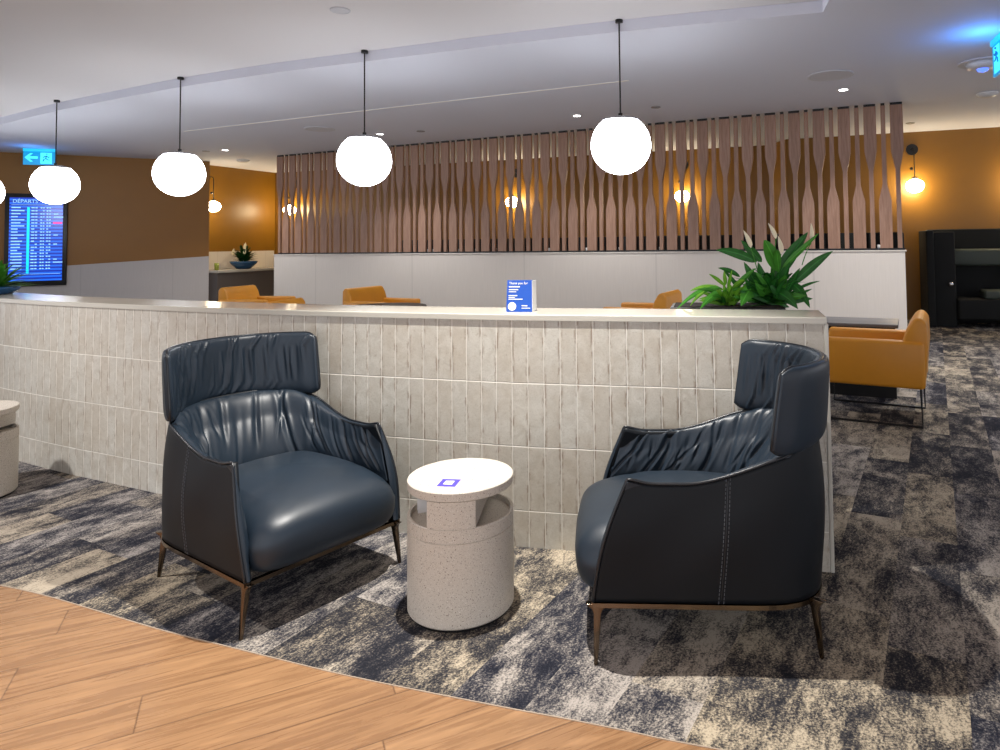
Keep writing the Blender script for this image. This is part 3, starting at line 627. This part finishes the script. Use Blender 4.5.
for s in (-1,1):
    v=[bm.verts.new(p) for p in ((-.03,s*.018,0),(.03,s*.018,0),(.03,s*.002,.062),(-.03,s*.002,.062),(-.03,s*.018+.0012,0),(.03,s*.018+.0012,0),(.03,s*.002+.0012,.062),(-.03,s*.002+.0012,.062))]
    for f in [(0,1,2,3),(7,6,5,4),(0,4,5,1),(1,5,6,2),(2,6,7,3),(3,7,4,0)]: bm.faces.new([v[i] for i in f])
obj('sheet',bm,M['paper'],pb)
# ------------------------------------------------------------------ navy leather armchairs
def plan(t,fx,fy,bx,ex=2.6,ey=2.6,fl=0.,k=.50,rb=.30):
    """U in plan, t 0..1 from right front, round the back, to left front. fx,fy front corner; bx back x"""
    a=(t-.5)*2                                 # -1..1
    # straight side part for |a|>.52, rounded back inside
    sgn=1 if a>=0 else -1; A=abs(a)
    cx=bx+rb
    if A>k: s=(A-k)/(1-k); return Vector((cx+(fx-cx)*s, sgn*(fy+fl*(1-s)),0))
    an=A/k*PI/2; c,s=math.cos(an),math.sin(an)
    return Vector((cx-(cx-bx)*abs(c)**(2/ex), sgn*(fy+fl)*abs(s)**(2/ey),0))
def armrim(t):
    A=abs(t-.5)*2
    x=plan(t,.275,.345,-.462).x
    z=.600+.10*sm((.08-x)/.45)+.03*sm((-.27-x)/.12)
    z+=.016*math.exp(-((A-1)/.06)**2)
    return z
def shell_out(t,v):
    b=plan(t,.402,.352,-.447,2.9,2.9,.012); b.z=.205
    T=plan(t,.278,.338,-.462,2.5,2.4,.004); T.z=armrim(t)
    A=abs(t-.5)*2
    p=b.lerp(T,v)
    c=Vector((-.05,0,0)); d=Vector((p.x-c.x,p.y,0)); d.normalize()
    bul=math.sin(PI*v)*.016
    n_=Vector((0,1 if p.y>0 else -1,0)) if A>.6 else d
    p=p+n_*bul
    if A>.8: p.x+=math.sin(PI*v)*.018*sm((A-.8)/.2)     # front edge bows forward
    # soft slack in the leather
    p=p+d*(.004*math.sin(t*31+v*4)*math.sin(PI*v))
    return p
creases=[]
rg=random.Random(5)
for i in range(46): creases.append((rg.uniform(.04,.96),rg.uniform(-.09,.07),rg.uniform(.004,.010),rg.uniform(.004,.010),rg.uniform(0,.35),rg.uniform(.45,1.)))
def crease(t,v,cr=creases):
    d=0
    for (c,sl,sg,am,v0,v1) in cr:
        if v<v0-.1 or v>v1+.1: continue
        e=(t-c-sl*(v-.3))/sg
        if abs(e)<4: d-=am*math.exp(-e*e)*sm((v-v0+.1)/.2)*sm((v1+.1-v)/.3)-am*.35*math.exp(-((abs(e)-1.7)**2))*sm((v-v0+.1)/.2)*sm((v1+.1-v)/.3)
    return d
def inner(t,v):
    """v 0 rim .. 1 down at the seat"""
    A=abs(t-.5)*2
    T=shell_out(t,1.0); 
    side=sm((A-.35)/.35)
    Bt=plan(t,.36,.325,-.235,2.3,2.2,-.02-.03*(1-sm((A-.5)/.5)),.5,.30); Bt.z=.37
    if A>.75: Bt.x-= .0
    s=v
    p=T.lerp(Bt,s)
    # puff: quickly inward near the rim
    d=Vector((p.x+.05 if A<.6 else 0,p.y,0)); 
    if d.length>1e-5: d.normalize()
    puff=math.sin(PI*min(1,v*1.15))**.6 if v<.87 else math.sin(PI*min(1,v*1.15)) if v*1.15<1 else 0
    p=p-d*(.042*puff*(1-.45*side)*(1-.8*sm((A-.86)/.14)))
    p.z+=.028*math.sin(PI*min(1,v*3.2))*(v<.3125)
    p=p-d*crease(t,v)*(-1)*-1*1.0
    return p
NAVY,BLK=M['navy'],M['black_leather']
def armchair(label,loc,rz):
    t=thing('armchair',label,'armchair',loc,rz,'navy leather winged armchairs')
    nt,nv=150,26
    # outer shell: closed solid, thin towards the inside
    def PS(i,j):
        tt=i/(nt-1)
        if j<nv: return shell_out(tt,j/(nv-1))
        k=j-nv; v=1-k/(nv-1); p=shell_out(tt,v); A=abs(tt-.5)*2; d=Vector((p.x+.05 if A<.6 else 0,p.y,0)); d.normalize(); q=p-d*.022
        if A>.9: q.x-=0
        return q
    sh=obj('shell',grid(PS,nt,2*nv,cv=True,caps=True),BLK,t,smooth=True)
    nb=300; mv=44
    bk=obj('inner_padding',grid(lambda i,j:inner(.004+.992*i/(nb-1),j/(mv-1)),nb,mv),NAVY,t,smooth=True)
    so=bk.modifiers.new('s','SOLIDIFY'); so.thickness=.012; so.offset=-1
    # front facing of the arms
    for s in (0,1):
        tt=.004 if s==0 else .996
        def PF(i,j):
            v=i/24; o_=shell_out(0 if s==0 else 1,1-v); q=inner(tt,v); q.z=o_.z; q.x=o_.x-.002; m=o_.lerp(q,j/5); m.x+=.010*math.sin(PI*j/5); return m
        obj('arm_front',grid(PF,25,6),NAVY,t,smooth=True)
    rim=[shell_out(i/119,1)+Vector((0,0,.003)) for i in range(120)]
    fr=[shell_out(1,1-i/20)+Vector((.003,0,0)) for i in range(1,21)]; fl=[shell_out(0,i/20)+Vector((.003,0,0)) for i in range(0,20)]
    obj('piping',tube(fl+rim+fr,.0055,8),M['piping'],t,smooth=True)
    for s in (1,-1):                                    # double stitched seam on each side
        tc=.5+s*.300
        bm=bmesh.new()
        for dx in (-.004,.004):
            tt0=tc+dx
            for k in range(30):
                v0,v1=k/30,(k+.62)/30
                a=shell_out(tt0,v0); b_=shell_out(tt0,v1); o_=Vector((0,s*.0006,0)); tube([a+o_,b_+o_],.0011,5,bm)
        obj('stitching',bm,M['stitch'],sh)
        tube_=tube([shell_out(tc,k/20)+Vector((0,s*-.0005,0)) for k in range(21)],.0026,6); obj('seam',tube_,M['piping'],sh,smooth=True)
    # seat cushion
    def PSeat(i,j):
        u=i/96*2*PI; w=-PI/2+j/40*PI
        def se(c,e): return (1 if c>=0 else -1)*abs(c)**e
        cw=se(math.cos(w),.34 if w>0 else .14); x=se(math.cos(u),.42)*cw; y=se(math.sin(u),.24)*cw; z=se(math.sin(w),.60)
        X=.085+.345*x; Y=.300*y
        f=sm((X-.02)/.36)
        low=1-max(0,z)
        Y*=1+(.06+.095*low)*f                               # spreads to the shell corners in front
        Z=.322+(.120 if z>0 else .116)*z
        if z>0: Z+=.034*(1-y*y)*(1-x*x*.5)+.012*(1-x*x); Z-=.020*f*f
        if X>.2: X+=.050*(1-(z*(.9 if z>0 else .45))**2)*sm((X-.2)/.22)*(1-.35*y*y)
        Z+=.0035*noise.noise(Vector((X*14,Y*14,1)))*(z>0)
        return (X,Y,Z)
    obj('seat_cushion',grid(PSeat,96,41,cu=True),NAVY,t,smooth=True)
    # headrest
    cr=[]; rg=random.Random(9)
    for i in range(30): cr.append((rg.uniform(.08,1.0),rg.uniform(-.30,-.04),rg.uniform(.006,.014),rg.uniform(.006,.015),rg.uniform(-.1,.4),rg.uniform(.6,1.15)))
    def hplan(t,z):
        h_=(z-.71)/.29; D=.268-.022*h_; W=.372
        tm=2*math.atan(D/W); r=W/math.sin(tm); th_=(t-.5)*2*tm; bx=-.496-.022*h_
        return Vector((bx+r*(1-math.cos(th_)),r*math.sin(th_),0))
    def PH(i,j):
        tt=i/(NH-1); A=abs(tt-.5)*2; K=48
        a=j/K*2*PI; e=.5; c=math.cos(a); s=math.sin(a)
        lx=(1 if c>=0 else -1)*abs(c)**.55; lz=(1 if s>=0 else -1)*abs(s)**.34
        z=.858+(.147-.022*max(0,(A-.88)/.12)**2)*lz
        z-=.02*(1-A)*(1 if lz<0 else .6)*0
        if lz<0: z+= (.012*math.cos(A*PI))*(-lz)
        th=.029*(1-.45*sm((A-.82)/.18))
        p=hplan(tt,z); q=hplan(min(1,tt+.01),z)-hplan(max(0,tt-.01),z); nrm=Vector((q.y,-q.x,0)).normalized()   # outward
        if nrm.dot(Vector((p.x+.2,p.y,0)))<0: nrm=-nrm
        inw=-lx                                            # lx>0: outer face
        d=th*lx
        if lx<0: d-=0.0; d-= crease(tt,(1.0-z)/.29,cr)*-.8*1*(abs(lx))*-1*-1
        p=p+nrm*(d-.022); p.z=z; return p
    NH=170
    hd=obj('headrest',grid(PH,NH,48,cv=True,caps=True),NAVY,t,smooth=True)
    def edge(z,o_,rev=False): return [hplan(i/60,z)+Vector((0,0,z)) for i in range(61)]
    loopo=[]
    for i in range(61): tt=i/60; p=Vector(PH_(PH,tt,NH,12)); loopo.append(p)
    loopb=[Vector(PH_(PH,i/60,NH,36)) for i in range(61)]
    obj('piping',tube(loopo+[loopo[-1].lerp(loopb[-1],k/6) for k in range(1,6)]+loopb[::-1]+[loopb[0].lerp(loopo[0],k/6) for k in range(1,6)],.005,8,closed=True),M['piping'],hd,smooth=True)
    # metal frame: rail round the foot of the shell + four blade legs
    def PR(i,j):
        n_=100
        tt=i/(n_-1); p=plan(tt,.405,.352,-.445,2.9,2.9,.012)
        o_,z=((.004,.186),(.004,.202),(-.02,.202),(-.02,.186))[j]; A=abs(tt-.5)*2; d=Vector((p.x+.05 if A<.6 else 0,p.y,0)); d.normalize(); p=p+d*o_; p.z=z; return p
    bm=grid(PR,100,4,cv=True,caps=True)
    box(bm,.388,.409,-.35,.35,.186,.202)
    obj('frame',bm,M['gun'],t)
    for sx,sy in ((1,1),(1,-1),(-1,1),(-1,-1)):
        if sx>0: top=Vector((.388,sy*.338,.196)); ft=Vector((.396,sy*.362,0.))
        else: top=Vector((-.372,sy*.300,.196)); ft=Vector((-.388,sy*.320,0.))
        def PL(i,j):
            s=i/12; c=top.lerp(ft,s); w=.008*(1-s)**.8+.006+.028*max(0,1-s/.16)**2; d=.006*(1-s)+.006
            ang=math.atan2(sy,sx)*0; e=((-w,-d),(w,-d),(w,d),(-w,d))[j]
            dirx=Vector((1,0,0)) ; diry=Vector((0,1,0))
            if sx<0: dirx=Vector((.75,.66*sy*-1,0)); diry=Vector((.66*sy,.75,0))
            return c+dirx*e[0]*(-1 if False else 1)+diry*e[1]-Vector((0.0,0,0))
        obj('leg',grid(PL,13,4,cv=True,caps=True),M['gun'],t,bev=.002)
    return t
def PH_(f,t,NH,j): return f(t*(NH-1),j)
c1=armchair('navy leather winged armchair facing right, left of the terrazzo side table',(-1.433,3.068,0),-.616)
c2=armchair('navy leather winged armchair seen from its side, right of the terrazzo side table',(.401,2.724,0),3.109)
# ------------------------------------------------------------------ tan armchairs beyond the partition
def tanchair(label,loc,rz):
    # local: faces +x, origin at footprint centre
    t=thing('lounge_chair',label,'armchair',loc,rz,'tan leather lounge chairs beyond the partition')
    for s in (1,-1):
        y0,y1=sorted((s*.27,s*.385))
        a=B(-.435,.36,y0,y1,.30,.662); obj('armrest',a,M['tan'],t,bev=.03)
    bm=bmesh.new()
    pr=[(-.43,.31),(-.46,.62),(-.455,.80),(-.41,.848),(-.36,.83),(-.31,.75),(-.245,.56),(-.22,.40),(-.22,.30)]
    def PB(i,j):
        y=-.362+.724*i/12; x,z=pr[j]; 
        return (x,y,z)
    obj('backrest',grid(PB,13,len(pr),cv=True,caps=True),M['tan'],t,bev=.022)
    obj('seat',B(-.25,.36,-.265,.265,.30,.44),M['tan'],t,bev=.035)
    for s in (1,-1):
        y=s*.335; obj('sled_leg',tube([(-.40,y,.31),(-.405,y,.0105),(.33,y,.0105),(.33,y,.31)],.0095,8),M['blackm'],t)
    return t
fw=math.atan2(.466,-.885)
def cpos(bn,rz,dx=-.37,dy=0.335,side=1):     # place so that local (dx, side*dy) lands on bn
    c,s=math.cos(rz),math.sin(rz); x,y=dx,side*dy; return (bn[0]-(x*c-y*s),bn[1]-(x*s+y*c),0)
tc1=tanchair('tan leather lounge chair on a black sled frame beside the right end of the partition',cpos((2.475,5.21),fw),fw)
fw2=math.atan2(-.44,.9)
def mid(p,rz): c,s=math.cos(rz),math.sin(rz); return (p[0]+.40*c,p[1]+.40*s,0)
dup(tc1,mid((.95,8.34),math.atan2(.39,-.92)),math.atan2(.39,-.92),'tan leather lounge chair facing left, glimpsed between blue card and green plant')
dup(tc1,mid((-3.40,10.0),fw2),fw2,'tan leather lounge chair facing right, glimpsed just left of the ledge middle')
dup(tc1,mid((-5.58,10.6),math.atan2(-.2,.98)),math.atan2(-.2,.98),'tan leather lounge chair in front of the grey counter cabinet')
dup(tc1,(-3.95,7.80,0),math.atan2(.17,-.98),'tan leather lounge chair, only a low rounded top showing right of the counter cabinet')
# black block tables
def block(label,loc,rz,L_=1.0,Wd=.5):
    t=thing('block_table',label,'table',loc,rz); obj('base',B(.04,L_-.04,.03,Wd-.03,0,.66),M['blackm'],t)
    tp=obj('top',B(0,L_,0,Wd,.6605,.70),simple('dark_grey_laminate',(.10,.10,.105),.4),t,bev=.004); return t
lt=thing('low_table','black block table with grey top behind the nearest tan lounge chair','table',(2.76,6.12,0),math.atan2(.423,-.906))
obj('base',B(.03,1.0,-.50,-.03,0,.64),M['blackm'],lt); obj('top',B(0,1.05,-.53,0,.6405,.672),simple('grey_laminate',(.11,.11,.115),.45),lt,bev=.004)
def ctable(label,loc,r):
    t=thing('cafe_table',label,'table',loc); t.scale=(1,1,.955); obj('top',lathe([(0,.70),(r-.01,.70),(r,.708),(r,.722),(r-.004,.726),(0,.726)],56),M['blackm'],t); obj('pedestal',cyl(.035,.02,.6995,24),M['blackm'],t); obj('foot',lathe([(0,0),(.26,0),(.26,.008),(.04,.0195),(0,.0195)],40),M['blackm'],t); return t
ctable('round dark table in front of the tan chair left of the ledge middle',(-2.6,8.45,0),.5)
ctable('round dark table in front of the tan chair by the counter cabinet',(-4.9,8.95,0),.42)
# ------------------------------------------------------------------ black booth at right
bt=thing('booth_seat','black high-sided booth seat against the ochre wall at the right edge','sofa',(5.60,11.38,0),angb)
obj('side_panel',B(0,.12,-.28,.55,0,1.585),M['blackp'],bt,bev=.02); obj('side_panel',B(2.3,2.42,-.28,.55,0,1.585),M['blackp'],bt,bev=.02)
obj('back_panel',B(.121,2.299,.43,.55,0,1.61),M['blackp'],bt,bev=.02)
obj('front_bulkhead',B(.121,.44,-.2,.42,0,1.56),M['blackp'],bt,bev=.02)
obj('seat',B(.45,2.29,-.26,.30,.12,.46),M['blackp'],bt,bev=.04)
gc=simple('grey_green_cushion',(.06,.075,.06),.55)
obj('back_cushion',B(.46,1.3,.22,.42,.98,1.27),gc,bt,bev=.05); obj('seat_cushion',B(.85,2.28,-.22,.20,.4605,.60),gc,bt,bev=.03); obj('back_cushion',B(1.32,2.28,.22,.42,.75,1.27),M['blackp'],bt,bev=.05)
k=lathe([(0,0),(.03,0),(.045,.02),(.03,.04),(0,.045)],24); bmesh.ops.transform(k,matrix=Matrix.Translation((.36,-.2005,.70))@Matrix.Rotation(PI/2,4,'X'),verts=k.verts); obj('knob',k,simple('chrome',(.7,.7,.72),.12,1),bt,smooth=True)
# ------------------------------------------------------------------ light
spot((-.50,2.78,CZ-.03),640,76,.75,.025,(1,.96,.90))
spot((-4.3,2.6,CZ-.03),430,115,.8,.05,(1,.97,.95))
spot((-3.6,-2.6,CZ-.03),680,140,.8,.35,(1,.96,.91))
spot((-.6,-3.2,CZ-.03),660,140,.8,.35,(1,.96,.92))
spot((3.9,7.2,CL-.03),230,115,.8,.05,(1,.97,.93))
spot((1.6,11.6,CL-.03),70,130,.8,.05,(1,.93,.82))  # added spot without a fixture, brightens far ceiling and ochre wall behind the screen
spot((-4.6,14.4,CL-.03),50,130,.8,.05,(1,.93,.82))  # second added spot, no fixture, lifts the left end of that far space
w=bpy.data.worlds.new('world'); sc.world=w; w.use_nodes=True; bg=w.node_tree.nodes['Background']; bg.inputs[0].default_value=(.93,.94,1,1); bg.inputs[1].default_value=1.15
